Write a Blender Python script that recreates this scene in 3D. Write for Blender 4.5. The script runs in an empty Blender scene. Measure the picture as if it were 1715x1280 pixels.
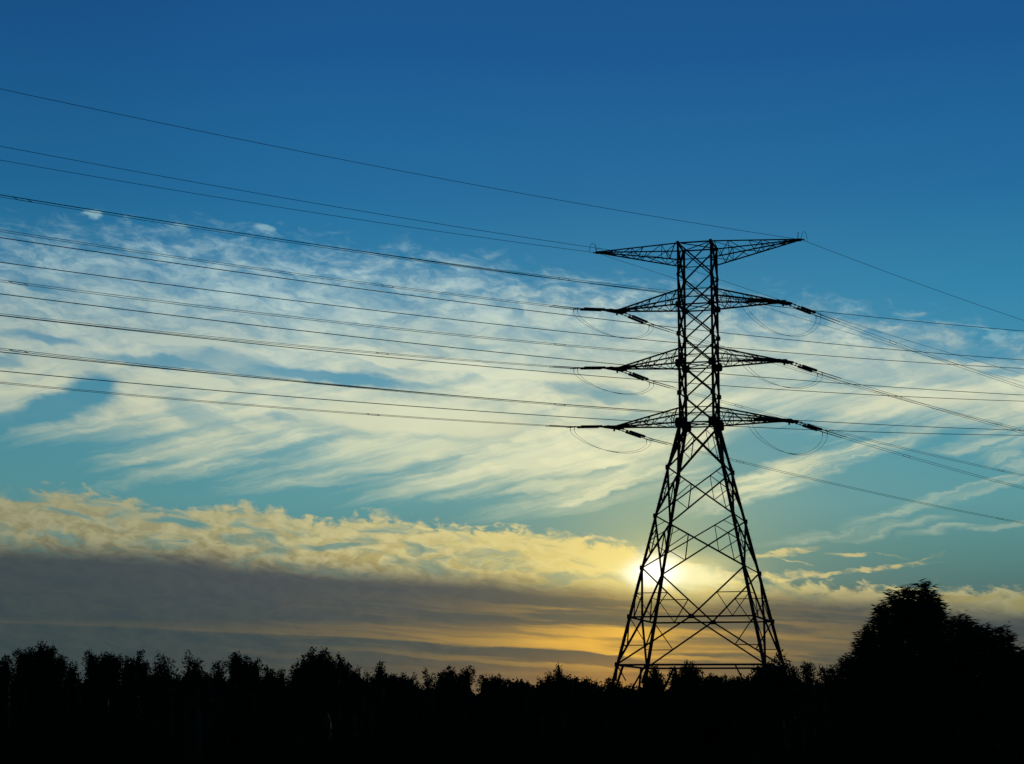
import bpy, bmesh, math, random
import numpy as np
from mathutils import Vector, Matrix
R = math.radians
rnd = random.Random(7)
nr = np.random.default_rng(11)
S = bpy.context.scene
C = S.collection

# ------------------------------------------------------------------ camera
EYE = 4.0                      # eye height above the ground (seen from a raised railway)
F, PITCH, ROLL = 3159.13, 0.17486, 0.003806     # focal length in photo pixels
camd = bpy.data.cameras.new('camera'); cam = bpy.data.objects.new('camera', camd); C.objects.link(cam)
camd.sensor_fit = 'HORIZONTAL'; camd.sensor_width = 36.0; camd.lens = 36.0 * F / 1715.0
camd.clip_start = 0.5; camd.clip_end = 20000
cam.matrix_world = Matrix.Translation((0, 0, EYE)) @ Matrix.Rotation(R(90) + PITCH, 4, 'X') @ Matrix.Rotation(ROLL, 4, 'Z')
S.camera = cam
S.view_settings.view_transform = 'Standard'; S.view_settings.look = 'None'
S.view_settings.exposure = 0.0; S.view_settings.gamma = 1.0
S.cycles.max_bounces = 4

def ray(x, y):
    """direction in the world that the photograph shows at x, y (photo pixels)"""
    dx, dy = x - 857.5, y - 640
    c, s = math.cos(ROLL), math.sin(ROLL)
    X, up = c*dx + s*dy, s*dx - c*dy
    return Vector((X, F*math.cos(PITCH) - up*math.sin(PITCH), F*math.sin(PITCH) + up*math.cos(PITCH)))
def azel(x, y):
    r = ray(x, y); return math.degrees(math.atan2(r.x, r.y)), math.degrees(math.atan2(r.z, math.hypot(r.x, r.y)))
def at(x, y, d):
    r = ray(x, y); r = r * (d / r.y); return Vector((r.x, r.y, r.z + EYE))

# ------------------------------------------------------------------ sky and sun
SUN_AZ, SUN_EL = azel(1095, 955)
W = bpy.data.worlds.new("World"); S.world = W; W.use_nodes = True
W.cycles.sampling_method = 'MANUAL'; W.cycles.sample_map_resolution = 256
NT = W.node_tree; NT.nodes.clear()
def nd(t, **k):
    n = NT.nodes.new(t)
    for a, b in k.items(): setattr(n, a, b)
    return n
def put(sock, v):
    if v is None: return
    if isinstance(v, bpy.types.NodeSocket): NT.links.new(v, sock)
    elif isinstance(v, (tuple, list)) and len(v) == 3 and sock.type == 'RGBA': sock.default_value = (*v, 1)
    else: sock.default_value = v
def M(op, a, b=None, c=None, clamp=False):
    n = nd('ShaderNodeMath', operation=op, use_clamp=clamp)
    for i, v in enumerate((a, b, c)): put(n.inputs[i], v)
    return n.outputs[0]
def ss(x, a, b, lo=0.0, hi=1.0, smooth=True):
    n = nd('ShaderNodeMapRange', interpolation_type='SMOOTHSTEP' if smooth else 'LINEAR'); n.clamp = True
    for i, v in enumerate((x, a, b, lo, hi)): put(n.inputs[i], v)
    return n.outputs[0]
def mix(f, a, b, mode='MIX'):
    n = nd('ShaderNodeMix', data_type='RGBA', blend_type=mode, clamp_factor=True)
    put(n.inputs[0], f); put(n.inputs[6], a); put(n.inputs[7], b); return n.outputs[2]
def XYZ(x, y, z=0.0):
    n = nd('ShaderNodeCombineXYZ'); put(n.inputs[0], x); put(n.inputs[1], y); put(n.inputs[2], z); return n.outputs[0]
def RGB(v):
    n = nd('ShaderNodeCombineColor'); [put(n.inputs[i], v) for i in range(3)]; return n.outputs[0]
def fmix(f, a, b):
    n = nd('ShaderNodeMix', data_type='FLOAT', clamp_factor=True); put(n.inputs[0], f); put(n.inputs[2], a); put(n.inputs[3], b); return n.outputs[0]
def sep(v):
    n = nd('ShaderNodeSeparateXYZ'); put(n.inputs[0], v); return n.outputs
def noise(vec, scale, detail=5, rough=0.55, dist=0.0, lac=2.0):
    n = nd('ShaderNodeTexNoise'); put(n.inputs['Vector'], vec)
    n.inputs['Scale'].default_value = scale; n.inputs['Detail'].default_value = detail
    n.inputs['Roughness'].default_value = rough; n.inputs['Distortion'].default_value = dist; n.inputs['Lacunarity'].default_value = lac
    return n.outputs['Fac']
def maps(vec, rot=0.0, sc=(1, 1, 1), loc=(0, 0, 0), typ='POINT'):
    if typ == 'POINT' and rot:                              # turn first, then stretch along the turned axes
        r_ = nd('ShaderNodeMapping', vector_type='POINT'); put(r_.inputs[0], vec); r_.inputs[2].default_value = (0, 0, R(rot)); vec = r_.outputs[0]; rot = 0.0
    n = nd('ShaderNodeMapping', vector_type=typ); put(n.inputs[0], vec)
    n.inputs[1].default_value = loc; n.inputs[2].default_value = (0, 0, R(rot)); n.inputs[3].default_value = sc
    return n.outputs[0]
def lin(r, g, b):
    f = lambda c: (c/255/12.92) if c/255 <= 0.04045 else ((c/255+0.055)/1.055)**2.4
    return (f(r), f(g), f(b))
def ramp(x, pts):
    n = nd('ShaderNodeValToRGB'); cr = n.color_ramp; cr.interpolation = 'LINEAR'
    while len(cr.elements) < len(pts): cr.elements.new(0.5)
    for e, (p, c) in zip(cr.elements, pts): e.position = p; e.color = (*c, 1)
    put(n.inputs[0], x); return n.outputs[0]
def edge(pts):
    """an elevation (degrees) as a function of azimuth, through the photo points pts"""
    n = nd('ShaderNodeFloatCurve'); cu = n.mapping; c = cu.curves[0]
    q = [azel(*p) for p in pts]
    q = [((a+20)/40, e/25) for a, e in q]
    q = [(0.0, q[0][1])] + q + [(1.0, q[-1][1])]
    c.points[0].location = q[0]; c.points[1].location = q[-1]
    for p in q[1:-1]: c.points.new(*p)
    cu.update(); put(n.inputs['Value'], AZN)
    return M('MULTIPLY', n.outputs[0], 25.0)
tc = nd('ShaderNodeTexCoord'); nrm = nd('ShaderNodeVectorMath', operation='NORMALIZE'); put(nrm.inputs[0], tc.outputs['Generated'])
dx, dy, dz = sep(nrm.outputs[0])
AZ = M('MULTIPLY', M('ARCTAN2', dx, dy), 180/math.pi)
EL = M('MULTIPLY', M('ARCSINE', dz), 180/math.pi)
AZN = M('ADD', M('DIVIDE', AZ, 40.0), 0.5)
DIR = XYZ(AZ, EL)
w1 = noise(maps(DIR, 7, (0.35, 0.9, 1)), 1.0, 4, 0.6)
w2 = noise(maps(DIR, 7, (0.35, 0.9, 1), (31, 7, 0)), 1.0, 4, 0.6)
WAZ = M('ADD', AZ, M('MULTIPLY', M('SUBTRACT', w1, 0.5), 1.9)); WEL = M('ADD', EL, M('MULTIPLY', M('SUBTRACT', w2, 0.5), 1.1))
WD = XYZ(WAZ, WEL)
def ell(x, y, rx, ry, rot=0.0, vec=None, soft=0.0):
    """soft ellipse: centre and radii in photo pixels (55 per degree), rot clockwise as in the photo"""
    if vec is None: return lambda: ell(x, y, rx, ry, rot, WD, soft)
    a, e = azel(x, y)
    m = maps(WD if vec is None else vec, -rot, (rx/55.1, ry/55.1, 1), (a, e, 0), 'TEXTURE')
    l = nd('ShaderNodeTexGradient', gradient_type='SPHERICAL'); put(l.inputs[0], m)
    return ss(l.outputs['Fac'], 0.0, soft or 0.6)
def union(items):
    o = None
    for (w, v) in items:
        if callable(v): v = v()
        t = M('MULTIPLY', v, w) if w != 1 else v
        o = t if o is None else M('MAXIMUM', o, t)
    return o
# clear sky: deep blue overhead to a dull green-grey at the horizon
clear = ramp(M('DIVIDE', EL, 30.0), [
    (0.00, lin(48, 60, 60)), (0.055, lin(62, 78, 78)), (0.11, lin(76, 105, 103)), (0.16, lin(84, 132, 130)), (0.21, lin(92, 150, 155)),
    (0.27, lin(82, 150, 165)), (0.35, lin(66, 142, 172)), (0.42, lin(50, 130, 168)), (0.52, lin(36, 108, 157)), (0.66, lin(28, 89, 145)), (0.80, lin(25, 78, 132)), (1.0, lin(18, 55, 105))])
backdim = ss(M('ABSOLUTE', AZ), 30.0, 100.0, 1.0, 0.30)
# angular distance to the sun
sv = Vector((math.sin(R(SUN_AZ))*math.cos(R(SUN_EL)), math.cos(R(SUN_AZ))*math.cos(R(SUN_EL)), math.sin(R(SUN_EL))))
dt = nd('ShaderNodeVectorMath', operation='DOT_PRODUCT'); put(dt.inputs[0], nrm.outputs[0]); dt.inputs[1].default_value = sv
ANG = M('MULTIPLY', M('ARCCOSINE', M('MINIMUM', dt.outputs['Value'], 1.0)), 180/math.pi)
lateral = M('ABSOLUTE', M('SUBTRACT', AZ, SUN_AZ))
near = M('EXPONENT', M('MULTIPLY', ANG, -1/5.0))               # broad warmth round the sun
nearer = M('EXPONENT', M('MULTIPLY', ANG, -1/2.6))
dim = ss(AZ, -16.0, -4.0, 0.86, 1.0)
clear = mix(1.0, clear, RGB(dim), 'MULTIPLY')
clear = mix(M('MULTIPLY', nearer, 0.9), clear, lin(196, 196, 140))
clear = mix(M('MULTIPLY', M('MULTIPLY', ss(EL, 4.2, 0.0), M('EXPONENT', M('MULTIPLY', lateral, -1/5.0))), 1.0), clear, lin(176, 126, 62))
low = M('MULTIPLY', M('EXPONENT', M('MULTIPLY', lateral, -1/6.0)), 1.0)

# --- high veil of mottled cirrus
mott = noise(maps(WD, 8, (1.0, 2.6, 1)), 1.0, 7, 0.62, 0.15)
mott2 = noise(maps(WD, 8, (0.30, 0.95, 1), (3, 5, 0)), 1.0, 3, 0.5, 0.2)
fib = noise(maps(XYZ(M('ADD', AZ, M('MULTIPLY', M('SUBTRACT', w1, 0.5), 0.7)), M('ADD', EL, M('MULTIPLY', M('SUBTRACT', w2, 0.5), 0.5))), -14, (0.13, 1.6, 1), (9, 2, 0)), 1.0, 6, 0.58, 0.1)
topE = edge([(0, 395), (90, 388), (200, 392), (300, 390), (450, 408), (600, 425), (750, 436), (900, 462), (1050, 482), (1200, 500), (1330, 512), (1450, 530), (1580, 552), (1715, 590)])
bend = M('MULTIPLY', M('SUBTRACT', mott, 0.5), 2.6)
v_top = ss(M('ADD', M('SUBTRACT', topE, EL), bend), -0.55, 1.25)
botE = edge([(0, 715), (120, 745), (230, 775), (330, 795), (480, 808), (620, 822), (800, 835), (960, 842), (1080, 822), (1180, 800), (1240, 735), (1340, 728), (1500, 728), (1640, 735), (1715, 745)])
v_bot = ss(M('ADD', M('SUBTRACT', EL, botE), M('MULTIPLY', M('SUBTRACT', fib, 0.5), 3.4)), -0.5, 1.5)
upper = ss(EL, 9.6, 13.2)                                       # 1 in the thin upper part
hole_n = ss(M('ADD', M('MULTIPLY', mott, 0.3), M('ADD', M('MULTIPLY', fib, 0.4), M('MULTIPLY', mott2, 0.3))), 0.36, 0.62)
body = M('ADD', M('MULTIPLY', hole_n, 0.46), 0.48)
thin = M('MULTIPLY', M('ADD', M('MULTIPLY', ss(mott, 0.32, 0.70), 0.62), 0.24), 1.0)
dens = M('MULTIPLY', fmix(upper, body, thin), fmix(ss(EL, 11.2, 8.6), 1.0, ss(fib, 0.22, 0.58, 0.42, 1.0)))
holes = union([
    (0.97, ell(148, 660, 62, 52, -20)), (0.95, ell(92, 684, 130, 34, -17)), (0.9, ell(10, 706, 90, 22, -10)),
    (0.75, ell(280, 606, 150, 15, 5)), (0.85, ell(560, 632, 220, 17, 5)), (0.5, ell(420, 614, 200, 20, 6)),
    (0.7, ell(60, 568, 90, 14, 3)), (0.55, ell(0, 600, 40, 14, 3)), (0.45, ell(330, 690, 75, 24, 16)), (0.4, ell(480, 700, 40, 14, 10)),
    (0.6, ell(1030, 665, 90, 12, 4)), (0.5, ell(1060, 700, 90, 22, 0)), (0.5, ell(960, 650, 70, 16, 8)),
    (0.5, ell(1120, 700, 40, 20, 0)), (0.35, ell(1090, 775, 60, 20, -20)), (0.6, ell(1010, 790, 70, 12, -14)),
    (0.5, ell(60, 478, 90, 16, 10)), (0.4, ell(260, 470, 90, 20, 10)), (0.45, ell(650, 500, 120, 16, 8)), (0.4, ell(1290, 560, 70, 18, 8)), (0.4, ell(900, 560, 60, 10, 5)),
    (0.7, ell(1620, 590, 110, 16, 5)), (0.6, ell(1690, 625, 60, 12, 5)), (0.5, ell(1500, 560, 60, 10, 5))])
dens = M('MULTIPLY', dens, M('SUBTRACT', 1.0, holes, clamp=True))
veil = M('MULTIPLY', M('MULTIPLY', v_top, v_bot), dens)
bands = union([
    (0.95, ell(760, 612, 620, 22, 6)), (0.8, ell(330, 578, 240, 22, 10)), (0.9, ell(1420, 672, 420, 38, 2)), (0.7, ell(80, 612, 120, 26, -10)), (0.85, ell(70, 640, 150, 20, -24)),
    (0.85, ell(330, 640, 130, 18, 8)), (0.9, ell(700, 700, 340, 46, 4)), (0.8, ell(620, 760, 300, 34, -6)), (0.8, ell(900, 770, 240, 40, -8)), (0.6, ell(140, 735, 180, 22, -6)),
    (0.55, ell(1100, 640, 160, 18, 4))])
bands = M('MULTIPLY', bands, ss(fib, 0.18, 0.50, 0.55, 1.0))
veil = M('MAXIMUM', veil, M('MULTIPLY', M('MULTIPLY', bands, v_bot), M('SUBTRACT', 1.0, M('MULTIPLY', holes, 0.8), clamp=True)))
# stray puffs above the edge and streaks under it
puff = union([(0.75, ell(160, 353, 22, 10, 12)), (0.3, ell(225, 370, 34, 8, 10)), (0.5, ell(305, 383, 34, 12, 8)), (0.65, ell(436, 390, 32, 15, 10)), (0.3, ell(512, 398, 24, 8, 8)),
              (0.35, ell(695, 425, 34, 12, 12)), (0.3, ell(985, 470, 26, 8, 10)), (0.45, ell(1050, 474, 24, 12, 24)), (0.45, ell(1425, 520, 30, 10, 14)), (0.5, ell(1505, 530, 26, 8, 24)), (0.75, ell(1645, 562, 52, 11, 10)), (0.4, ell(1700, 566, 40, 8, 4))])
puff = M('MULTIPLY', puff, ss(mott, 0.38, 0.62))
str_n = ss(noise(maps(WD, -14, (0.3, 3.0, 1), (2, 8, 0)), 1.0, 5, 0.6, 0.3), 0.36, 0.62, 0.25, 1.0)
streak = union([
    (0.9, ell(1330, 790, 250, 30, -17)), (0.75, ell(1270, 830, 150, 20, -14)), (0.55, ell(1420, 760, 190, 20, -16)), (0.8, ell(1010, 822, 150, 14, -16)), (0.5, ell(900, 815, 220, 16, -8)),
    (0.35, ell(1600, 830, 240, 14, -14)), (0.4, ell(1640, 812, 130, 8, -13)), (0.3, ell(1430, 890, 190, 12, -7)), (0.3, ell(1640, 880, 160, 9, -6)), (0.45, ell(1640, 740, 120, 16, -4)), (0.4, ell(1690, 770, 60, 22, 20)),
    (0.35, ell(330, 790, 220, 12, -9)), (0.4, ell(300, 760, 180, 14, -9)), (0.25, ell(560, 810, 200, 10, -7))])
streak = M('MULTIPLY', streak, str_n)
c_veil = mix(ss(EL, 14.2, 9.4), lin(166, 200, 208), lin(214, 218, 190))
c_veil = mix(M('MULTIPLY', ss(EL, 10.5, 6.5), 0.8), c_veil, lin(228, 224, 178))
c_veil = mix(M('MULTIPLY', near, 0.75), c_veil, lin(252, 244, 190))
c_veil = mix(1.0, c_veil, RGB(M('MULTIPLY', dim, M('ADD', M('MULTIPLY', mott2, 0.35), 0.84))), 'MULTIPLY')
sky = mix(M('MULTIPLY', veil, 0.96), clear, c_veil)
sky = mix(M('MULTIPLY', puff, 0.9), sky, lin(148, 188, 196))
sky = mix(M('MULTIPLY', streak, 0.85), sky, c_veil)
sky_mid = sky

# --- grey-violet bank low over the horizon, its lit yellow rim and the streaks beneath
bankT = edge([(0, 905), (150, 910), (300, 918), (420, 932), (560, 944), (750, 955), (900, 968), (1040, 980), (1150, 992), (1300, 985), (1420, 992), (1540, 1000), (1640, 1012), (1715, 1018)])
rimT = edge([(0, 832), (60, 822), (130, 824), (220, 838), (300, 856), (380, 845), (450, 850), (540, 870), (640, 864), (720, 880), (820, 882), (940, 894), (1040, 912), (1110, 932), (1250, 965), (1420, 980), (1560, 988), (1715, 984)])
cum = noise(maps(WD, 6, (2.0, 3.8, 1), (5, 1, 0)), 1.0, 6, 0.55, 0.1)
cum2 = noise(maps(WD, 8, (0.55, 2.4, 1), (15, 4, 0)), 1.0, 5, 0.55, 0.3)
rim_top = ss(M('ADD', M('SUBTRACT', rimT, EL), M('MULTIPLY', M('SUBTRACT', cum, 0.5), 1.5)), -0.12, 0.22)
rim_holes = union([(0.8, ell(30, 832, 60, 10, 6)), (0.9, ell(300, 878, 60, 12, 6)), (0.6, ell(120, 862, 60, 8, 10)), (0.75, ell(560, 915, 90, 9, 0)), (0.5, ell(690, 922, 30, 12, 30)), (0.4, ell(820, 925, 60, 8, 0)), (0.6, ell(740, 880, 50, 8, 8))])
rim_d = M('MULTIPLY', M('MULTIPLY', rim_top, ss(cum2, 0.30, 0.54, 0.28, 1.0)), M('SUBTRACT', 1.0, rim_holes, clamp=True))
rimc = mix(M('MULTIPLY', ss(M('SUBTRACT', rimT, EL), 0.0, 1.5), 1.0), lin(176, 172, 128), lin(150, 138, 92))
rimc = mix(ss(cum, 0.34, 0.64, 0.0, 0.85), rimc, lin(204, 196, 148))
rimc = mix(M('MULTIPLY', near, 1.15), rimc, lin(252, 226, 130))
rimc = mix(ss(AZ, -1, -16, 0.0, 0.48), rimc, lin(96, 102, 88))
rimc = mix(ss(AZ, 9, 15, 0.0, 0.45), rimc, lin(92, 104, 88))
sky = mix(M('MULTIPLY', rim_d, 0.95), sky, rimc)
sky = mix(M('MULTIPLY', union([(0.8, ell(1310, 926, 66, 8, -12)), (0.6, ell(1325, 940, 42, 3, 12)), (0.8, ell(1418, 924, 50, 6, -6)), (0.4, ell(1500, 925, 44, 3, 8)),
    (0.8, ell(1430, 958, 170, 6, -8)), (0.55, ell(1540, 938, 64, 4, -17)), (0.6, ell(1300, 968, 130, 9, -3)), (0.7, ell(1010, 905, 60, 5, 4)), (0.5, ell(870, 905, 70, 4, 5))]),
    ss(cum, 0.36, 0.58, 0.15, 1.0)), sky, mix(M('MULTIPLY', near, 1.2), lin(184, 172, 116), lin(250, 226, 150)))
bank_n = M('MULTIPLY', M('SUBTRACT', cum2, 0.5), 0.7)
bank_top = ss(M('ADD', M('SUBTRACT', bankT, EL), bank_n), -0.30, 0.62)
bankc = mix(ss(EL, 4.8, 1.4), lin(70, 78, 86), lin(52, 68, 73))
bankc = mix(ss(AZ, -3, -15, 0, 0.55), bankc, lin(50, 66, 70))
bankc = mix(M('ADD', M('MULTIPLY', near, 0.12), M('MULTIPLY', nearer, 0.62)), bankc, lin(150, 128, 74))
bankc = mix(M('MULTIPLY', ss(EL, 2.3, 0.8), M('EXPONENT', M('MULTIPLY', M('ABSOLUTE', M('SUBTRACT', AZ, 3.2)), -1/3.6))), bankc, lin(168, 122, 64))
sky = mix(M('MULTIPLY', bank_top, 0.95), sky, bankc)
sky = mix(union([(0.55, ell(1570, 1010, 130, 9, -6)), (0.5, ell(1710, 1010, 40, 12, 0))]), sky, lin(150, 138, 84))
# bright seams under the bank
seamE = edge([(0, 1043), (200, 1050), (400, 1060), (600, 1068), (800, 1080), (950, 1088), (1100, 1094), (1250, 1092), (1400, 1096), (1715, 1100)])
sd = M('ADD', M('SUBTRACT', EL, seamE), M('MULTIPLY', M('SUBTRACT', cum2, 0.5), 0.10))
seam = M('MULTIPLY', ss(sd, -0.05, 0.03), ss(sd, ss(AZ, -15, 3, 0.18, 0.95), 0.0))
seam_s = M('EXPONENT', M('MULTIPLY', M('ABSOLUTE', M('SUBTRACT', AZ, 2.4)), -1/4.1))
LD = XYZ(AZ, M('ADD', EL, M('MULTIPLY', M('SUBTRACT', w2, 0.5), 0.35)))
seamn = ss(noise(maps(LD, 4, (0.16, 3.6, 1), (4, 4, 0)), 1.0, 5, 0.55, 0.2), 0.36, 0.60, 0.55, 1.0)
sky = mix(M('MULTIPLY', M('MULTIPLY', seam, M('MULTIPLY', M('ADD', seam_s, 0.12), seamn)), 1.35, clamp=True), sky, mix(seam_s, lin(128, 112, 78), lin(232, 178, 74)))
lo_n = noise(maps(LD, 4, (0.16, 3.0, 1), (14, 1, 0)), 1.0, 5, 0.55, 0.2)
lowband = M('MULTIPLY', ss(EL, 1.0, 1.9), ss(EL, 3.9, 2.4))
sky = mix(M('MULTIPLY', M('MULTIPLY', lowband, ss(lo_n, 0.46, 0.60)), M('EXPONENT', M('MULTIPLY', M('ABSOLUTE', M('SUBTRACT', AZ, 3.4)), -1/2.7))), sky, lin(240, 186, 78))
# the sun behind thin cloud
s_el = ell(1108, 953, 250, 72, 2, vec=XYZ(AZ, WEL), soft=1.0)
gl = M('POWER', s_el, 2.0)
core = M('POWER', ell(1099, 957, 78, 54, 0, soft=1.0, vec=XYZ(M('ADD', AZ, M('MULTIPLY', M('SUBTRACT', w1, 0.5), 0.8)), M('ADD', EL, M('MULTIPLY', M('SUBTRACT', w2, 0.5), 0.6)))), 1.5)
tail = ell(1130, 966, 120, 26, 4)()
sky = mix(M('MULTIPLY', gl, 0.66), sky, lin(255, 236, 156))
sky = mix(M('MULTIPLY', tail, 0.8), sky, lin(255, 248, 190))
sky = mix(core, sky, (1.5, 1.45, 1.25))
# the clouds end well outside the view; under the horizon it is dark
def fade(c): return mix(ss(M('ABSOLUTE', AZ), 30, 44), c, clear_all)
bgs = []
clear_all = mix(1.0, clear, RGB(backdim), 'MULTIPLY')
for c in (mix(ss(EL, 0.0, -0.6), clear_all, lin(20, 24, 24)), fade(sky_mid), mix(ss(EL, 0.0, -0.6), fade(sky), lin(20, 24, 24))):
    b_ = nd('ShaderNodeBackground'); put(b_.inputs[0], c); b_.inputs[1].default_value = 1.0; bgs.append(b_)
# plain sky above, behind and below; the veil from 7.4 degrees up; everything under that (only saves time)
plain = M('MAXIMUM', M('GREATER_THAN', EL, 17.6), M('MAXIMUM', M('GREATER_THAN', M('ABSOLUTE', AZ), 45.0), M('LESS_THAN', EL, -1.0)))
m1 = nd('ShaderNodeMixShader'); put(m1.inputs[0], M('GREATER_THAN', EL, 7.5)); NT.links.new(bgs[2].outputs[0], m1.inputs[1]); NT.links.new(bgs[1].outputs[0], m1.inputs[2])
m0 = nd('ShaderNodeMixShader'); put(m0.inputs[0], plain); NT.links.new(m1.outputs[0], m0.inputs[1]); NT.links.new(bgs[0].outputs[0], m0.inputs[2])
wo = nd('ShaderNodeOutputWorld')
NT.links.new(m0.outputs[0], wo.inputs[0])

sl = bpy.data.lights.new('sun', 'SUN'); sun = bpy.data.objects.new('sun', sl); C.objects.link(sun)
sl.energy = 0.5; sl.angle = R(2.0); sl.color = (1.0, 0.72, 0.42)
sun.rotation_euler = (-sv).to_track_quat('-Z', 'Y').to_euler(); sun.location = (0, 0, 60)

# ------------------------------------------------------------------ helpers
def material(name, col, rough=0.7, metal=0.0, var=0.25, scale=3.0, bump=0.0):
    m = bpy.data.materials.new(name); m.use_nodes = True; t = m.node_tree; b = t.nodes['Principled BSDF']
    b.inputs['Roughness'].default_value = rough; b.inputs['Metallic'].default_value = metal
    n = t.nodes.new('ShaderNodeTexNoise'); n.inputs['Scale'].default_value = scale; n.inputs['Detail'].default_value = 5
    g = t.nodes.new('ShaderNodeTexCoord'); t.links.new(g.outputs['Object'], n.inputs['Vector'])
    r = t.nodes.new('ShaderNodeValToRGB'); r.color_ramp.elements[0].position = 0.3; r.color_ramp.elements[1].position = 0.7
    r.color_ramp.elements[0].color = (*[c*(1-var) for c in col], 1); r.color_ramp.elements[1].color = (*[c*(1+var) for c in col], 1)
    t.links.new(n.outputs['Fac'], r.inputs[0]); t.links.new(r.outputs[0], b.inputs['Base Color'])
    if bump:
        bp = t.nodes.new('ShaderNodeBump'); bp.inputs['Strength'].default_value = bump
        t.links.new(n.outputs['Fac'], bp.inputs['Height']); t.links.new(bp.outputs[0], b.inputs['Normal'])
    return m
STEEL = material('weathered_steel', (0.035, 0.034, 0.032), 0.85, 0.0, 0.3, 6)
GLASS = material('brown_glazed_porcelain', (0.035, 0.022, 0.018), 0.35, 0.0, 0.2, 9)
CABLE = material('weathered_aluminium_cable', (0.04, 0.04, 0.04), 0.8, 0.0, 0.2, 4)
LEAF = material('dark_leaves', (0.035, 0.048, 0.022), 0.8, 0.0, 0.4, 1.5)
BARK = material('bark', (0.045, 0.036, 0.028), 0.9, 0.0, 0.3, 8, 0.3)
GRASS = material('meadow_grass', (0.030, 0.038, 0.018), 0.95, 0.0, 0.5, 0.4, 0.4)
for m, v in ((LEAF, 0.05), (GRASS, 0.05), (BARK, 0.1), (STEEL, 0.15), (CABLE, 0.2)): m.node_tree.nodes['Principled BSDF'].inputs['Specular IOR Level'].default_value = v

def empty(name, loc=(0, 0, 0)):
    o = bpy.data.objects.new(name, None); C.objects.link(o); o.location = loc; return o
def tag(o, label=None, cat=None, group=None, kind=None):
    if label: o['label'] = label
    if cat: o['category'] = cat
    if group: o['group'] = group
    if kind: o['kind'] = kind
    return o
class MB:
    """collects vertices and faces of ONE mesh object (world coordinates)"""
    def __init__(s): s.v = []; s.f = []
    def tube(s, pts, r, n=6, cap=True):
        pts = [Vector(p) for p in pts]; rs = r if isinstance(r, (list, tuple)) else [r]*len(pts)
        b0 = len(s.v)
        t0 = (pts[1]-pts[0]).normalized(); ref = Vector((0, 0, 1)) if abs(t0.z) < 0.9 else Vector((1, 0, 0))
        u = t0.cross(ref).normalized()
        for i, p in enumerate(pts):
            t = (pts[min(i+1, len(pts)-1)] - pts[max(i-1, 0)]).normalized()
            u = (u - t*u.dot(t)).normalized(); w = t.cross(u)
            for k in range(n):
                a = 2*math.pi*k/n; s.v.append(p + (u*math.cos(a) + w*math.sin(a))*rs[i])
        for i in range(len(pts)-1):
            for k in range(n):
                a, b = b0+i*n+k, b0+i*n+(k+1) % n; s.f.append((a, b, b+n, a+n))
        if cap: s.f.append(tuple(range(b0+n-1, b0-1, -1))); e = b0+(len(pts)-1)*n; s.f.append(tuple(range(e, e+n)))
    def angle(s, p, q, size, inward=None):
        """rolled-steel angle section from p to q, its two flanges opening towards inward"""
        p, q = Vector(p), Vector(q); t = (q-p).normalized()
        ref = Vector(inward) if inward is not None else Vector((0.3, 0.2, 1))
        ref = ref - t*ref.dot(t)
        if ref.length < 1e-4: ref = t.orthogonal()
        ref.normalize(); w = t.cross(ref)
        a = (ref + w).normalized(); b = (ref - w).normalized(); th = size*0.14
        c = [(0, 0), (size, 0), (size, th), (th, th), (th, size), (0, size)]
        off = (a+b)*(-size*0.25); b0 = len(s.v)
        for e in (p, q):
            for x, y in c: s.v.append(e + off + a*x + b*y)
        for k in range(6): s.f.append((b0+k, b0+(k+1) % 6, b0+6+(k+1) % 6, b0+6+k))
        s.f.append(tuple(b0+k for k in range(5, -1, -1))); s.f.append(tuple(b0+6+k for k in range(6)))
    def box(s, c, ax, ay, az):
        c, ax, ay, az = Vector(c), Vector(ax), Vector(ay), Vector(az); b0 = len(s.v)
        for i in (-1, 1):
            for j in (-1, 1):
                for k in (-1, 1): s.v.append(c + ax*i + ay*j + az*k)
        for q in ((0, 1, 3, 2), (4, 6, 7, 5), (0, 4, 5, 1), (2, 3, 7, 6), (0, 2, 6, 4), (1, 5, 7, 3)): s.f.append(tuple(b0+x for x in q))
    def disc(s, c, t, r, h, n=12):
        """a shed of an insulator: thin bell along axis t"""
        t = Vector(t).normalized(); s.tube([Vector(c)-t*h/2, Vector(c)-t*h*0.1, Vector(c)+t*h/2], [r*0.45, r, r*0.8], n)
    def build(s, name, mat, parent=None, origin=None):
        me = bpy.data.meshes.new(name); o0 = Vector(origin) if origin is not None else Vector((0, 0, 0))
        me.from_pydata([tuple(Vector(v)-o0) for v in s.v], [], s.f); me.materials.append(mat); me.update()
        o = bpy.data.objects.new(name, me); C.objects.link(o)
        if parent is not None: o.parent = parent
        o.location = o0 if parent is None else o0
        return o

# ------------------------------------------------------------------ ground
g = MB(); n = 64; rad = [0, 30, 60, 100, 160, 260, 450, 900, 2000, 5000, 14000]
g.v.append(Vector((0, 60, 0)))
for r_ in rad[1:]:
    for k in range(n):
        a = 2*math.pi*k/n; x, y = r_*math.cos(a), 60+r_*math.sin(a)
        g.v.append(Vector((x, y, 0.18*math.sin(x*0.05+1)*math.cos(y*0.043) if r_ < 1000 else 0)))
for k in range(n): g.f.append((0, 1+k, 1+(k+1) % n))
for i in range(len(rad)-2):
    for k in range(n): a, b = 1+i*n+k, 1+i*n+(k+1) % n; g.f.append((a, a+n, b+n, b))
tag(g.build('ground', GRASS), kind='structure')

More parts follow.
